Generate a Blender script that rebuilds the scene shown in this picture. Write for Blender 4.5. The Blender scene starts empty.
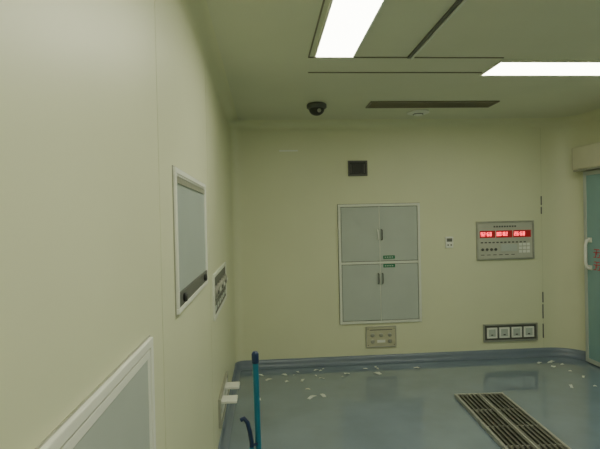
import bpy, bmesh, math, random
from mathutils import Matrix, Vector
random.seed(4)
SC=bpy.context.scene
D=5.2; L=-0.347; RX=3.5; FY=-1.6; C=2.66

# ---------------------------------------------------------------- materials
def mat(name,col,rough=0.5,metal=0.0,var=0.0,scale=3.0,bump=0.0,bscale=40,emit=None,es=0.0,spec=0.5,coat=0):
    m=bpy.data.materials.new(name); m.use_nodes=True
    nt=m.node_tree; b=nt.nodes["Principled BSDF"]
    b.inputs["Base Color"].default_value=(*col,1)
    b.inputs["Roughness"].default_value=rough
    b.inputs["Metallic"].default_value=metal
    b.inputs["Specular IOR Level"].default_value=spec
    if coat:
        b.inputs["Coat Weight"].default_value=coat; b.inputs["Coat Roughness"].default_value=0.05
    tc=nt.nodes.new("ShaderNodeTexCoord")
    if var>0:
        n=nt.nodes.new("ShaderNodeTexNoise"); n.inputs["Scale"].default_value=scale; n.inputs["Detail"].default_value=5
        nt.links.new(tc.outputs["Object"],n.inputs["Vector"])
        r=nt.nodes.new("ShaderNodeMapRange")
        r.inputs[1].default_value=0.3; r.inputs[2].default_value=0.7
        r.inputs[3].default_value=1-var; r.inputs[4].default_value=1+var
        nt.links.new(n.outputs["Fac"],r.inputs[0])
        mx=nt.nodes.new("ShaderNodeVectorMath"); mx.operation='SCALE'
        mx.inputs[0].default_value=col
        nt.links.new(r.outputs[0],mx.inputs["Scale"])
        nt.links.new(mx.outputs[0],b.inputs["Base Color"])
    if bump>0:
        n2=nt.nodes.new("ShaderNodeTexNoise"); n2.inputs["Scale"].default_value=bscale; n2.inputs["Detail"].default_value=3
        nt.links.new(tc.outputs["Object"],n2.inputs["Vector"])
        bp=nt.nodes.new("ShaderNodeBump"); bp.inputs["Strength"].default_value=bump; bp.inputs["Distance"].default_value=0.01
        nt.links.new(n2.outputs["Fac"],bp.inputs["Height"]); nt.links.new(bp.outputs[0],b.inputs["Normal"])
    if emit:
        b.inputs["Emission Color"].default_value=(*emit,1); b.inputs["Emission Strength"].default_value=es
    return m
M={}
M['wall']=mat("wall_paint",(0.765,0.785,0.555),0.40,var=0.025,scale=1.3,bump=0.08,bscale=3)
M['ceil']=mat("ceiling_paint",(0.73,0.755,0.58),0.5,var=0.03,scale=1.5)
M['floor']=mat("vinyl_floor",(0.205,0.27,0.335),0.10,var=0.11,scale=2.2,bump=0.06,bscale=4,spec=0.8,coat=0.5)
M['base']=mat("vinyl_skirting",(0.19,0.235,0.30),0.30,var=0.05)
M['alu']=mat("aluminium_trim",(0.80,0.83,0.73),0.35,0.1,var=0.03,scale=8)
M['white']=mat("white_plastic",(0.88,0.90,0.81),0.4,var=0.02)
M['panel']=mat("grey_panel",(0.52,0.57,0.52),0.35,var=0.03,scale=4)
M['film']=mat("viewer_screen",(0.43,0.50,0.48),0.3,var=0.03,scale=4)
M['dark']=mat("dark_plastic",(0.035,0.037,0.035),0.4,var=0.1)
M['dgrey']=mat("dark_grey",(0.13,0.135,0.12),0.5,var=0.1)
M['brown']=mat("diffuser_brown",(0.24,0.225,0.16),0.5,var=0.05)
M['beige']=mat("beige_metal",(0.56,0.55,0.39),0.45,var=0.04,scale=9)
M['ctrl']=mat("control_face",(0.55,0.56,0.47),0.4,var=0.02)
M['steel']=mat("steel",(0.46,0.46,0.40),0.35,0.5,var=0.08,scale=20)
M['seam']=mat("seam_sealant",(0.67,0.70,0.48),0.6,var=0.05)
M['rail']=mat("rail_cover",(0.68,0.67,0.50),0.4,var=0.03)
M['green']=mat("label_green",(0.01,0.22,0.10),0.5,var=0.05)
M['red']=mat("red_digit",(0.6,0.02,0.02),0.4,emit=(1,0.06,0.10),es=3.5)
M['redbg']=mat("red_display_back",(0.20,0.015,0.015),0.3,emit=(1,0.03,0.04),es=0.15)
M['redp']=mat("red_vinyl",(0.55,0.03,0.04),0.5,var=0.05)
M['door']=mat("door_leaf_teal",(0.26,0.44,0.44),0.25,var=0.04,scale=2)
M['blue']=mat("blue_handle",(0.01,0.18,0.29),0.3,var=0.05)
M['navy']=mat("navy_plastic",(0.01,0.03,0.10),0.35,var=0.05)
M['paper']=mat("paper",(0.78,0.82,0.76),0.7,var=0.05)
M['grate']=mat("grate_metal",(0.20,0.205,0.18),0.4,0.4,var=0.15,scale=12)
M['gratef']=mat("grate_frame",(0.42,0.43,0.38),0.4,0.2,var=0.1,scale=12)
M['bristle']=mat("bristle",(0.03,0.10,0.16),0.8,var=0.2,scale=60)
M['light']=mat("light_diffuser",(0.9,0.9,0.8),0.5,emit=(1,0.985,0.80),es=14.5)

# ---------------------------------------------------------------- helpers
def link(o,parent=None):
    SC.collection.objects.link(o)
    if parent: o.parent=parent
    return o
def empty(name,loc=(0,0,0)):
    e=bpy.data.objects.new(name,None); e.empty_display_size=0.1; e.location=loc; SC.collection.objects.link(e)
    E.append(e); return e
E=[]
def boxbm(bm,b,mi=0):
    x0,x1,y0,y1,z0,z1=b
    vs=[bm.verts.new(p) for p in ((x0,y0,z0),(x1,y0,z0),(x1,y1,z0),(x0,y1,z0),(x0,y0,z1),(x1,y0,z1),(x1,y1,z1),(x0,y1,z1))]
    for f in ((3,2,1,0),(4,5,6,7),(0,1,5,4),(1,2,6,5),(2,3,7,6),(3,0,4,7)):
        fc=bm.faces.new([vs[i] for i in f]); fc.material_index=mi
def finish(bm,name,mats,parent=None,bevel=0,smooth=False):
    me=bpy.data.meshes.new(name); bm.normal_update(); bm.to_mesh(me); bm.free()
    for m in mats: me.materials.append(M[m])
    if smooth:
        for p in me.polygons: p.use_smooth=True
    o=bpy.data.objects.new(name,me); link(o,parent)
    if bevel:
        md=o.modifiers.new("bevel",'BEVEL'); md.width=bevel; md.segments=2; md.limit_method='ANGLE'
    return o
def box(name,b,m,parent=None,bevel=0.0):
    bm=bmesh.new(); boxbm(bm,b); return finish(bm,name,[m],parent,bevel)
def boxes(name,bl,m,parent=None,bevel=0.0):
    bm=bmesh.new()
    for b in bl: boxbm(bm,b)
    return finish(bm,name,[m],parent,bevel)
def frame_y(name,x0,x1,z0,z1,w,y0,y1,m,parent,bevel=0.002):   # frame in XZ plane
    return boxes(name,[(x0,x1,y0,y1,z1-w,z1),(x0,x1,y0,y1,z0,z0+w),(x0,x0+w,y0,y1,z0+w,z1-w),(x1-w,x1,y0,y1,z0+w,z1-w)],m,parent,bevel)
def frame_x(name,y0,y1,z0,z1,w,x0,x1,m,parent,bevel=0.002):
    return boxes(name,[(x0,x1,y0,y1,z1-w,z1),(x0,x1,y0,y1,z0,z0+w),(x0,x1,y0,y0+w,z0+w,z1-w),(x0,x1,y1-w,y1,z0+w,z1-w)],m,parent,bevel)
def frame_z(name,x0,x1,y0,y1,w,z0,z1,m,parent,bevel=0.002):
    return boxes(name,[(x0,x1,y1-w,y1,z0,z1),(x0,x1,y0,y0+w,z0,z1),(x0,x0+w,y0+w,y1-w,z0,z1),(x1-w,x1,y0+w,y1-w,z0,z1)],m,parent,bevel)
def tube(name,pts,r,m,parent=None,seg=16,cap=True):
    cu=bpy.data.curves.new(name,'CURVE'); cu.dimensions='3D'; cu.bevel_depth=r; cu.bevel_resolution=4; cu.use_fill_caps=cap
    s=cu.splines.new('POLY'); s.points.add(len(pts)-1)
    for p,q in zip(s.points,pts): p.co=(*q,1)
    cu.materials.append(M[m]); tmp=bpy.data.objects.new(name,cu); SC.collection.objects.link(tmp)
    dg=bpy.context.evaluated_depsgraph_get(); me=bpy.data.meshes.new_from_object(tmp.evaluated_get(dg))
    bpy.data.objects.remove(tmp); 
    for p in me.polygons: p.use_smooth=True
    o=bpy.data.objects.new(name,me); link(o,parent); return o
def revolve(name,prof,loc,axis,m,parent=None,seg=32):
    bm=bmesh.new(); rings=[]
    for r,h in prof:
        ring=[]
        for i in range(seg):
            a=2*math.pi*i/seg
            c,s=max(r,1e-4)*math.cos(a),max(r,1e-4)*math.sin(a)
            p={'z':(c,s,h),'y':(c,h,s),'x':(h,c,s)}[axis]
            ring.append(bm.verts.new(Vector(p)+Vector(loc)))
        rings.append(ring)
    for a,b in zip(rings,rings[1:]):
        for i in range(seg):
            bm.faces.new((a[i],a[(i+1)%seg],b[(i+1)%seg],b[i]))
    bm.faces.new(rings[-1]); bm.faces.new(rings[0])
    bmesh.ops.recalc_face_normals(bm,faces=bm.faces)
    return finish(bm,name,[m],parent,0,True)

# ---------------------------------------------------------------- room shell
rl=0.10; rr=0.36
T=0.12
box("floor",(L-T,RX+T,FY-T,D+T,-0.1,0),'floor')
box("ceiling",(L-T,RX+T,FY-T,D+T,C,C+0.1),'ceil')
box("wall_left",(L-T,L,FY,D,0,C),'wall')
box("wall_back",(L-T,RX+T,D,D+T,0,C),'wall')
box("wall_right",(RX,RX+T,FY,D,0,C),'wall')
box("wall_front",(L-T,RX+T,FY-T,FY,0,C),'wall')
# footprint sections (point, inward normal)
def arc(cx,cy,r,a0,a1,n):
    out=[]
    for i in range(n+1):
        a=math.radians(a0+(a1-a0)*i/n)
        out.append(((cx+r*math.cos(a),cy+r*math.sin(a)),(-math.cos(a),-math.sin(a))))
    return out
cl=arc(L+rl,D-rl,rl,180,90,10)
cr=arc(RX-rr,D-rr,rr,90,0,18)
fl=[((L,FY),(1,0))]; fr=[((RX,FY),(-1,0))]
def sweep(name,sec,prof,m):
    bm=bmesh.new(); rows=[]
    for (p,n) in sec:
        rows.append([bm.verts.new((p[0]+n[0]*o,p[1]+n[1]*o,z)) for o,z in prof])
    for a,b in zip(rows,rows[1:]):
        for i in range(len(prof)-1):
            bm.faces.new((a[i],b[i],b[i+1],a[i+1]))
    bmesh.ops.recalc_face_normals(bm,faces=bm.faces)
    return finish(bm,name,[m],None,0,True)
sweep("trim_1",cl,[(0,0),(0,C)],'wall')
sweep("trim_2",cr,[(0,0),(0,C)],'wall')
rc=0.09
cove=[(0.0,C-rc-0.002)]+[(rc-rc*math.cos(a),C-rc+rc*math.sin(a)) for a in [math.radians(x*10) for x in range(10)]]
sweep("trim_3",fl+cl+cr+fr,cove,'wall')
bp=[(0.0,0.088),(0.006,0.088),(0.007,0.045),(0.012,0.026),(0.022,0.012),(0.038,0.004),(0.055,0.0015)]
sweep("baseboard_left",fl+cl[:6],bp,'base')
sweep("baseboard_back",cl[5:]+cr[:10],bp,'base')
sweep("baseboard_right",cr[9:]+fr,bp,'base')
# panel joints (sealant beads)
n=4
for y,z0 in ((1.62,0.09),(3.0,0.09)):
    box("trim_%d"%n,(L,L+0.001,y,y+0.005,z0,C-rc),'seam'); n+=1
for x in (3.11,):
    box("trim_%d"%n,(x,x+0.005,D-0.001,D,0.09,C-rc),'seam'); n+=1
# damaged sealant spots by right joint
bm=bmesh.new()
for z0,z1 in ((1.70,1.80),(1.60,1.68),(0.60,0.72),(0.42,0.58),(0.20,0.36)):
    x=3.105+random.uniform(-.004,.004)
    boxbm(bm,(x,x+0.013,D-0.004,D,z0,z1))
finish(bm,"trim_%d"%n,['dgrey']); n+=1

# ---------------------------------------------------------------- ceiling structure
# aluminium profiles of the air-supply ceiling
def strip(b,m='alu'):
    global n
    box("trim_%d"%n,b,m,None,0.001); n+=1
zc=C-0.006
strip((0.305,1.63,3.132,3.142,zc,C),'brown')
strip((0.335,1.63,3.457,3.467,zc,C),'brown')
strip((0.305,0.314,-0.6,3.130,zc,C),'brown')
strip((0.965,0.987,-0.6,3.130,C-0.012,C),'dgrey')
strip((0.987,0.999,-0.6,3.130,C-0.02,C),'alu')
def ceiling_light(x0,x1,y0,y1):
    e=empty("ceiling_light_panel")
    frame_z("frame",x0,x1,y0,y1,0.012,C-0.016,C,'white',e)
    box("diffuser",(x0+0.012,x1-0.012,y0+0.012,y1-0.012,C-0.011,C-0.001),'light',e)
ceiling_light(0.34,0.605,1.90,3.11)
ceiling_light(1.63,2.85,3.185,3.505)
ceiling_light(0.34,0.605,0.20,1.41)  # unseen panel overhead, added to fill the near left wall
ceiling_light(1.63,2.85,-0.60,-0.28)  # unseen panel behind the camera, added as further fill light
# slot diffuser
e=empty("air_vent")
x0,x1,y0,y1=0.985,2.20,4.32,4.55
frame_z("frame",x0,x1,y0,y1,0.02,C-0.012,C,'brown',e)
box("core",(x0+.02,x1-.02,y0+.02,y1-.02,C-0.003,C),'brown',e)
boxes("louvres",[(x0+.02,x1-.02,y0+.03+i*.022,y0+.036+i*.022,C-0.010,C-0.003) for i in range(8)],'brown',e)
# smoke detector
e=empty("smoke_detector")
revolve("base",[(0.11,0),(0.11,-0.012),(0.09,-0.02),(0.05,-0.022),(0.04,-0.036),(0.0,-0.038)],(1.57,4.77,C),'z','white',e)
revolve("grille",[(0.052,-0.0215),(0.052,-0.028),(0.03,-0.030)],(1.57,4.77,C),'z','dgrey',e)
# dome camera
e=empty("dome_security_camera")
pz=(0.50,4.42,C)
revolve("mount_ring",[(0.085,0),(0.092,-0.01),(0.092,-0.035),(0.080,-0.045),(0.07,-0.047)],pz,'z','dgrey',e)
revolve("dome",[(0.072,-0.04)]+[(0.072*math.cos(math.radians(a)),-0.045-0.062*math.sin(math.radians(a))) for a in range(0,91,10)],pz,'z','dark',e)
revolve("lens",[(0.018,0),(0.018,-0.004),(0.001,-0.006)],(0.515,4.348,C-0.075),'y','steel',e)

# ---------------------------------------------------------------- back wall fixtures
def P(a): return D-a
# built-in double cabinet
e=empty("built_in_cabinet")
cx0,cx1,cz0,cz1=0.795,1.705,0.44,1.75
box("carcass",(cx0+.01,cx1-.01,P(.006),P(0),cz0+.01,cz1-.01),'dgrey',e)
frame_y("frame",cx0,cx1,cz0,cz1,0.028,P(.02),P(0),'alu',e)
frame_y("frame_gasket",cx0-.004,cx1+.004,cz0-.004,cz1+.004,0.006,P(.008),P(0),'dgrey',e)
box("middle_rail",(cx0+.028,cx1-.028,P(.02),P(.0),1.092,1.118),'alu',e,.001)
mx=1.25
for nm,a,b,c,d in (("door_upper_left",cx0+.034,mx-.004,1.124,cz1-.034),("door_upper_right",mx+.004,cx1-.034,1.124,cz1-.034),
                   ("door_lower_left",cx0+.034,mx-.004,cz0+.034,1.086),("door_lower_right",mx+.004,cx1-.034,cz0+.034,1.086)):
    box(nm,(a,b,P(.017),P(.006),c,d),'panel',e,.003)
box("meeting_strip",(mx-.0035,mx+.0035,P(.019),P(.006),cz0+.03,cz1-.03),'alu',e)
for i,(zz) in enumerate((1.41,0.93)):
    for s in (-1,1):
        xx=mx+s*.022
        tube("handle_%d_%d"%(i,s+1),[(xx,P(.017),zz-.055),(xx,P(.04),zz-.05),(xx,P(.042),zz),(xx,P(.04),zz+.05),(xx,P(.017),zz+.055)],.007,'dgrey' if (i or s>0) else 'white',e)
for i,zz in enumerate((1.145,1.05)):
    box("label_%d"%i,(mx+.035,mx+.165,P(.020),P(.017),zz,zz+.036),'green',e)
    boxes("label_text_%d"%i,[(mx+.05+k*.026,mx+.067+k*.026,P(.021),P(.020),zz+.012,zz+.024) for k in range(4)],'panel',e)
# speaker / dark recessed unit
e=empty("wall_clock_housing")
frame_y("frame",0.918,1.13,2.058,2.225,0.016,P(.02),P(0),'dgrey',e)
box("face",(0.934,1.114,P(.008),P(0),2.074,2.209),'dark',e)
frame_y("inner_frame",0.965,1.085,2.095,2.188,0.008,P(.014),P(.006),'dark',e)
boxes("display_segments",[(0.945,0.955,P(.010),P(.008),2.09,2.19),(1.093,1.103,P(.010),P(.008),2.09,2.19)],'dgrey',e)
# reflection of a light trim, painted in as a thin white strip
box("reflection_strip",(0.17,0.375,P(.0015),P(0),2.335,2.352),'white')
# thermostat
e=empty("thermostat")
box("body",(1.99,2.08,P(.018),P(0),1.245,1.37),'white',e,.006)
box("screen",(2.005,2.065,P(.0195),P(.018),1.315,1.352),'dgrey',e)
boxes("buttons",[(2.01,2.025,P(.021),P(.018),1.27,1.285),(2.045,2.06,P(.021),P(.018),1.27,1.285)],'dgrey',e)
# control panel
e=empty("operating_room_control_panel")
a0,a1,b0,b1=2.345,3.01,1.10,1.53
box("housing",(a0+.01,a1-.01,P(.010),P(0),b0+.01,b1-.01),'ctrl',e)
frame_y("frame",a0,a1,b0,b1,0.018,P(.022),P(0),'steel',e)
box("display_bezel",(a0+.04,a1-.035,P(.013),P(.010),1.345,1.425),'redbg',e)
def digits(name,x,z,h,cnt,colon):
    bl=[]
    segs={0:'abcdef',1:'bc',2:'abged',3:'abgcd',4:'fgbc',5:'afgcd',6:'afgedc',7:'abc',8:'abcdefg',9:'abcdfg'}
    w=h*.5; t=h*.16; px=x
    for k in range(cnt):
        sg=segs[random.choice([0,8,6,9,2,5,8])]
        y0,y1=P(.015),P(.013)
        g={'a':(0,w,h-t,h),'d':(0,w,0,t),'g':(0,w,h/2-t/2,h/2+t/2),'b':(w-t,w,h/2,h),'c':(w-t,w,0,h/2),'f':(0,t,h/2,h),'e':(0,t,0,h/2)}
        for s in sg:
            q=g[s]; bl.append((px+q[0],px+q[1],y0,y1,z+q[2],z+q[3]))
        px+=w*1.42
        if colon and k%2==1 and k<cnt-1:
            bl.append((px,px+t,y0,y1,z+h*.25,z+h*.25+t)); bl.append((px,px+t,y0,y1,z+h*.65,z+h*.65+t)); px+=t*2
    boxes(name,bl,'red',e)
digits("digits_time",a0+.050,1.365,.042,4,True)
digits("digits_timer",a0+.235,1.365,.042,4,True)
digits("digits_temp",a0+.435,1.365,.042,4,True)
boxes("display_dividers",[(a0+.218,a0+.226,P(.016),P(.010),1.34,1.43),(a0+.415,a0+.423,P(.016),P(.010),1.34,1.43)],'ctrl',e)
boxes("heading_text",[(a0+.2+k*.03,a0+.221+k*.03,P(.0112),P(.010),1.46,1.478) for k in range(9)],'dgrey',e)
for i in range(4):
    revolve("knob_%d"%i,[(0.016,0),(0.016,-0.008),(0.012,-0.011)],(a0+.07+i*.05,P(.010),1.215),'y','dgrey',e,16)
boxes("indicator_row",[(a0+.05+i*.045,a0+.075+i*.045,P(.013),P(.010),1.285,1.30) for i in range(12)],'dgrey',e)
box("lcd",(a0+.28,a0+.47,P(.014),P(.010),1.19,1.27),'panel',e,.002)
boxes("keys",[(a0+.49+c*.045,a0+.525+c*.045,P(.014),P(.010),1.17+r*.04,1.20+r*.04) for c in range(3) for r in range(3)],'white',e)
boxes("lower_labels",[(a0+.05+i*.07,a0+.09+i*.07,P(.0112),P(.010),1.15,1.158) for i in range(6)],'dgrey',e)
# socket panel function
def socket_panel_back(a0,a1,b0,b1,cnt):
    e=empty("socket_panel")
    frame_y("frame",a0,a1,b0,b1,0.016,P(.02),P(0),'steel',e)
    box("plate",(a0+.014,a1-.014,P(.006),P(0),b0+.014,b1-.014),'dgrey',e)
    st=(a1-a0-.06)/cnt
    for i in range(cnt):
        x=a0+.03+st*i+.012; w=st-.024
        frame_y("socket_frame_%d"%i,x,x+w,b0+.04,b1-.04,.018,P(.018),P(.006),'white',e)
        box("socket_lid_%d"%i,(x+.018,x+w-.018,P(.014),P(.006),b0+.058,b1-.058),'panel',e,.002)
        box("socket_hole_%d"%i,(x+w*.4,x+w*.6,P(.0155),P(.014),b0+.07,b0+.082),'dark',e)
socket_panel_back(2.405,3.035,0.18,0.378,4)
# low beige box
e=empty("floor_level_outlet_plate")
box("plate",(1.08,1.41,P(.016),P(0),0.18,0.40),'beige',e,.005)
frame_y("rim",1.075,1.415,0.175,0.405,.010,P(.019),P(0),'steel',e)
for i,(x,z) in enumerate(((1.15,.31),(1.245,.31),(1.34,.31),(1.15,.24),(1.34,.24))):
    revolve("port_%d"%i,[(0.022,0),(0.022,-0.006),(0.012,-0.007)],(x,P(.016),z),'y','steel',e,20)
box("name_plate",(1.2,1.29,P(.018),P(.016),.225,.255),'white',e)
for i,(x,z) in enumerate(((1.1,.38),(1.39,.38),(1.1,.2),(1.39,.2))):
    revolve("screw_%d"%i,[(0.006,0),(0.004,-0.003)],(x,P(.019),z),'y','dgrey',e,10)
box("top_strip",(1.12,1.37,P(.018),P(.016),.362,.37),'dgrey',e)

# ---------------------------------------------------------------- left wall fixtures
def X(a): return L+a
# film viewer
def film_viewer(y0,y1,z0,z1,fw,deep,lip=True):
    e=empty("xray_film_viewer")
    frame_x("frame",y0,y1,z0,z1,fw,X(0),X(deep),'white',e,.003)
    frame_x("inner_frame",y0+fw,y1-fw,z0+fw,z1-fw,fw*.35,X(0),X(deep*.7),'alu',e,.001)
    frame_x("frame_gasket",y0-.006,y1+.006,z0-.006,z1+.006,.008,X(0),X(deep*.3),'steel',e,.001)
    box("screen",(X(0),X(deep*.35),y0+fw,y1-fw,z0+fw,z1-fw),'film',e)
    if lip:
        box("control_strip",(X(0),X(deep*.9),y0+fw,y1-fw,z0+fw,z0+fw+.055),'dgrey',e,.002)
        for i,y in enumerate((y0+.12,y1-.15)):
            revolve("switch_%d"%i,[(0.018,0),(0.018,0.012),(0.012,0.015)],(X(deep*.9),y,z0+fw+.0275),'x','dark',e,16)
        box("film_clip",(X(0),X(deep*.75),y0+fw+.02,y1-fw-.02,z1-fw-.035,z1-fw-.012),'steel',e)
    return e
film_viewer(1.855,2.785,1.245,1.81,.022,.014)
# lower recessed cabinet near camera
e=empty("wall_cabinet")
y0,y1,z0,z1=0.28,1.430,0.55,1.266
frame_x("frame",y0,y1,z0,z1,.024,X(0),X(.014),'white',e,.003)
frame_x("inner_frame",y0+.030,y1-.028,z0+.030,z1-.030,.022,X(0),X(.010),'white',e,.002)
frame_x("frame_gasket",y0-.004,y1+.004,z0-.004,z1+.004,.008,X(0),X(.004),'steel',e,.001)
box("gasket",(X(0),X(.006),y0+.02,y1-.02,z0+.02,z1-.02),'steel',e)
box("door_leaf",(X(.005),X(.008),y0+.054,y1-.052,z0+.054,z1-.054),'panel',e)
box("pull",(X(.008),X(.026),0.84,0.90,0.70,0.82),'dgrey',e,.004)
# medical gas outlets
e=empty("medical_gas_outlet_panel")
y0,y1,z0,z1=3.12,4.06,0.955,1.255
frame_x("frame",y0,y1,z0,z1,.024,X(0),X(.014),'alu',e)
box("plate",(X(0),X(.008),y0+.02,y1-.02,z0+.02,z1-.02),'dgrey',e)
for i in range(6):
    y=y0+.11+i*.145
    revolve("outlet_%d"%i,[(0.045,0),(0.045,0.008),(0.03,0.016),(0.018,0.020)],(X(.008),y,z0+.17),'x','steel',e,20)
    revolve("outlet_core_%d"%i,[(0.014,0),(0.014,0.004),(0.01,0.006)],(X(.027),y,z0+.17),'x','white' if i%2 else 'dark',e,14)
    box("outlet_label_%d"%i,(X(.008),X(.011),y-.04,y+.04,z0+.05,z0+.08),'panel',e)
# low socket panel on left wall with opened lids
e=empty("socket_panel")
y0,y1,z0,z1=3.30,3.93,0.18,0.378
frame_x("frame",y0,y1,z0,z1,.016,X(0),X(.02),'steel',e)
box("plate",(X(0),X(.006),y0+.014,y1-.014,z0+.014,z1-.014),'dgrey',e)
for i in range(4):
    y=y0+.04+i*.142
    frame_x("socket_frame_%d"%i,y,y+.12,z0+.04,z1-.04,.014,X(.006),X(.018),'white',e)
    box("socket_face_%d"%i,(X(.006),X(.012),y+.014,y+.106,z0+.054,z1-.054),'panel',e)
    if i in (0,2):
        box("open_lid_%d"%i,(X(.014),X(.125),y,y+.12,z1-.045,z1-.028),'white',e,.003)

# ---------------------------------------------------------------- sliding door on right wall
e=empty("door_1")
dy0,dy1=3.25,4.90
box("leaf",(3.405,3.44,dy0,dy1,0.012,2.04),'door',e,.004)
frame_x("edge_frame",dy0,dy1,0.012,2.04,.045,3.398,3.446,'panel',e,.003)
frame_x("vision_frame",3.75,4.15,1.35,1.80,.03,3.398,3.41,'steel',e)
box("vision_glass",(3.400,3.405,3.78,4.12,1.38,1.77),'film',e)
tube("handle",[(3.398,4.80,1.02),(3.36,4.80,1.03),(3.345,4.80,1.08),(3.345,4.80,1.17),(3.345,4.80,1.26),(3.36,4.80,1.31),(3.398,4.80,1.32)],.016,'white',e)
boxes("handle_roses",[(3.39,3.40,4.77,4.83,1.0,1.05),(3.39,3.40,4.77,4.83,1.29,1.34)],'alu',e,.003)
def glyph(yc,zc):
    q=[(-.04,.04,.035,.043),(-.05,.05,.005,.013),(-.004,.004,-.02,.04),(-.04,-.008,-.045,-.037),(-.045,-.037,-.045,-.01),(.012,.02,-.045,.005),(.012,.05,-.045,-.037)]
    return [(3.4025,3.405,yc+a,yc+b,zc+c,zc+d) for a,b,c,d in q]
boxes("red_lettering",glyph(4.71,1.18)+glyph(4.59,1.18)+glyph(4.47,1.18)+glyph(4.71,1.05)+glyph(4.59,1.05),'redp',e)
e=empty("door_rail_cover")
box("cover",(3.30,3.5,1.4,4.93,2.06,2.30),'rail',e,.012)
box("lip",(3.31,3.5,1.41,4.925,2.045,2.06),'steel',e)
box("end_cap",(3.302,3.498,4.93,4.937,2.065,2.295),'beige',e,.003)

# ---------------------------------------------------------------- loose floor grille
e=empty("floor_grate")
W,H=0.43,1.30; t=.03
frame_z("frame",-W/2,W/2,-H/2,H/2,.020,.002,.002+t,'gratef',e,.002)
boxes("crossbars",[(-W/2+.022,W/2-.022,y-.006,y+.006,.004,.022) for y in (-.31,0,.31)],'gratef',e)
bl=[]
N=10
for i in range(N):
    x=-W/2+.030+(W-.060)*(i+.5)/N
    bl.append((x-.0075,x+.0075,-H/2+.02,H/2-.02,.014,.029))
boxes("slats",bl,'grate',e)
box("centre_rib",(-.008,.008,-H/2+.022,H/2-.022,.006,.031),'gratef',e)
box("backing",(-W/2+.01,W/2-.01,-H/2+.01,H/2-.01,.002,.005),'dark',e)
e.location=(1.81,3.45,0); e.rotation_euler=(0,0,math.radians(-3.2))

# ---------------------------------------------------------------- paper scraps
bm=bmesh.new()
def scrap(x,y,s):
    a=random.uniform(0,6.28); w=s*random.uniform(.5,1.4); h=s*random.uniform(.25,.6)
    c,sn=math.cos(a),math.sin(a)
    pts=[]
    for u,v,z in ((-w,-h,.003),(0,-h*random.uniform(.6,1.2),.006),(w,-h,.004+random.random()*.008),(w*.9,h,.004),(0,h*1.1,.012),(-w,h*.8,.004)):
        pts.append(bm.verts.new((x+u*c-v*sn,y+u*sn+v*c,z)))
    bm.faces.new((pts[0],pts[1],pts[4],pts[5])); bm.faces.new((pts[1],pts[2],pts[3],pts[4]))
for (x,y,sx,sy,k) in ((0.0,4.90,.2,.16,4),(.35,4.80,.25,.22,6),(0.65,4.9,.28,.17,6),(.95,4.95,.25,.12,3),(.3,4.45,.25,.2,3),(-.12,4.4,.08,.35,2),(3.05,4.80,.15,.2,7),(2.95,4.4,.2,.25,3),(1.5,4.95,.4,.12,2)):
    for i in range(k): scrap(x+random.uniform(-sx,sx),y+random.uniform(-sy,sy),random.uniform(.014,.040))
finish(bm,"paper_scraps",['paper'])

# ---------------------------------------------------------------- long-handled dustpan and broom
e=empty("dustpan_and_broom_set")
px,py=-0.04,1.80
tube("handle",[(px-.008,py,1.09),(px-.002,py+.0,.6),(px+.006,py+.0,.16)],.0115,'blue',e)
revolve("handle_cap",[(0.0125,0),(0.0135,.005),(0.0135,.035),(0.009,.043)],(px-.008,py,1.065),'z','navy',e,16)
bm=bmesh.new()
boxbm(bm,(px-.13,px+.13,py-.12,py+.14,.002,.008))
boxbm(bm,(px-.13,px+.13,py+.134,py+.14,.008,.12))
boxbm(bm,(px-.13,px-.124,py-.10,py+.14,.008,.10))
boxbm(bm,(px+.124,px+.13,py-.10,py+.14,.008,.10))
boxbm(bm,(px-.13,px+.13,py+.02,py+.14,.115,.121))
finish(bm,"pan",['navy'],e,.002)
box("socket",(px-.02,px+.03,py-.02,py+.03,.12,.18),'navy',e,.004)
bx,by=-0.09,1.78
tube("broom_handle",[(bx+.022,by,.76),(bx+.02,by,.4),(bx+.01,by,.12)],.009,'blue',e)
tube("hooked_grip",[(bx-.016,by,.862),(bx-.004,by,.868),(bx+.008,by,.852),(bx+.016,by,.82),(bx+.022,by,.78),(bx+.022,by,.745)],.0085,'navy',e)
tube("clip",[(bx+.022,by,.765),(bx+.04,by+.004,.768),(px-.013,by+.008,.765)],.005,'navy',e)
box("broom_head",(bx-.08,bx+.04,by-.17,by-.139,.075,.13),'navy',e,.006)
bm=bmesh.new()
for i in range(14):
    x=bx-.075+i*.0082
    boxbm(bm,(x,x+.006,by-.165,by-.144,.003,.08))
finish(bm,"bristles",['bristle'],e)
tube("broom_neck",[(bx+.01,by,.14),(bx+.0,by-.08,.13),(bx-.01,by-.15,.12)],.009,'navy',e)

# ---------------------------------------------------------------- camera and world
f=480
cam=bpy.data.cameras.new("camera"); co=bpy.data.objects.new("camera",cam); SC.collection.objects.link(co)
cam.sensor_width=36; cam.lens=36*f/600; cam.clip_start=.02
R=Matrix.Rotation(-math.radians(4.17),4,'Z')@Matrix.Rotation(math.radians(90-0.63),4,'X')@Matrix.Rotation(-0.022,4,'Z')
co.matrix_world=Matrix.Translation((0,0,1.6))@R
SC.camera=co
w=bpy.data.worlds.new("world"); SC.world=w; w.use_nodes=True
w.node_tree.nodes["Background"].inputs[0].default_value=(.5,.55,.5,1); w.node_tree.nodes["Background"].inputs[1].default_value=.1
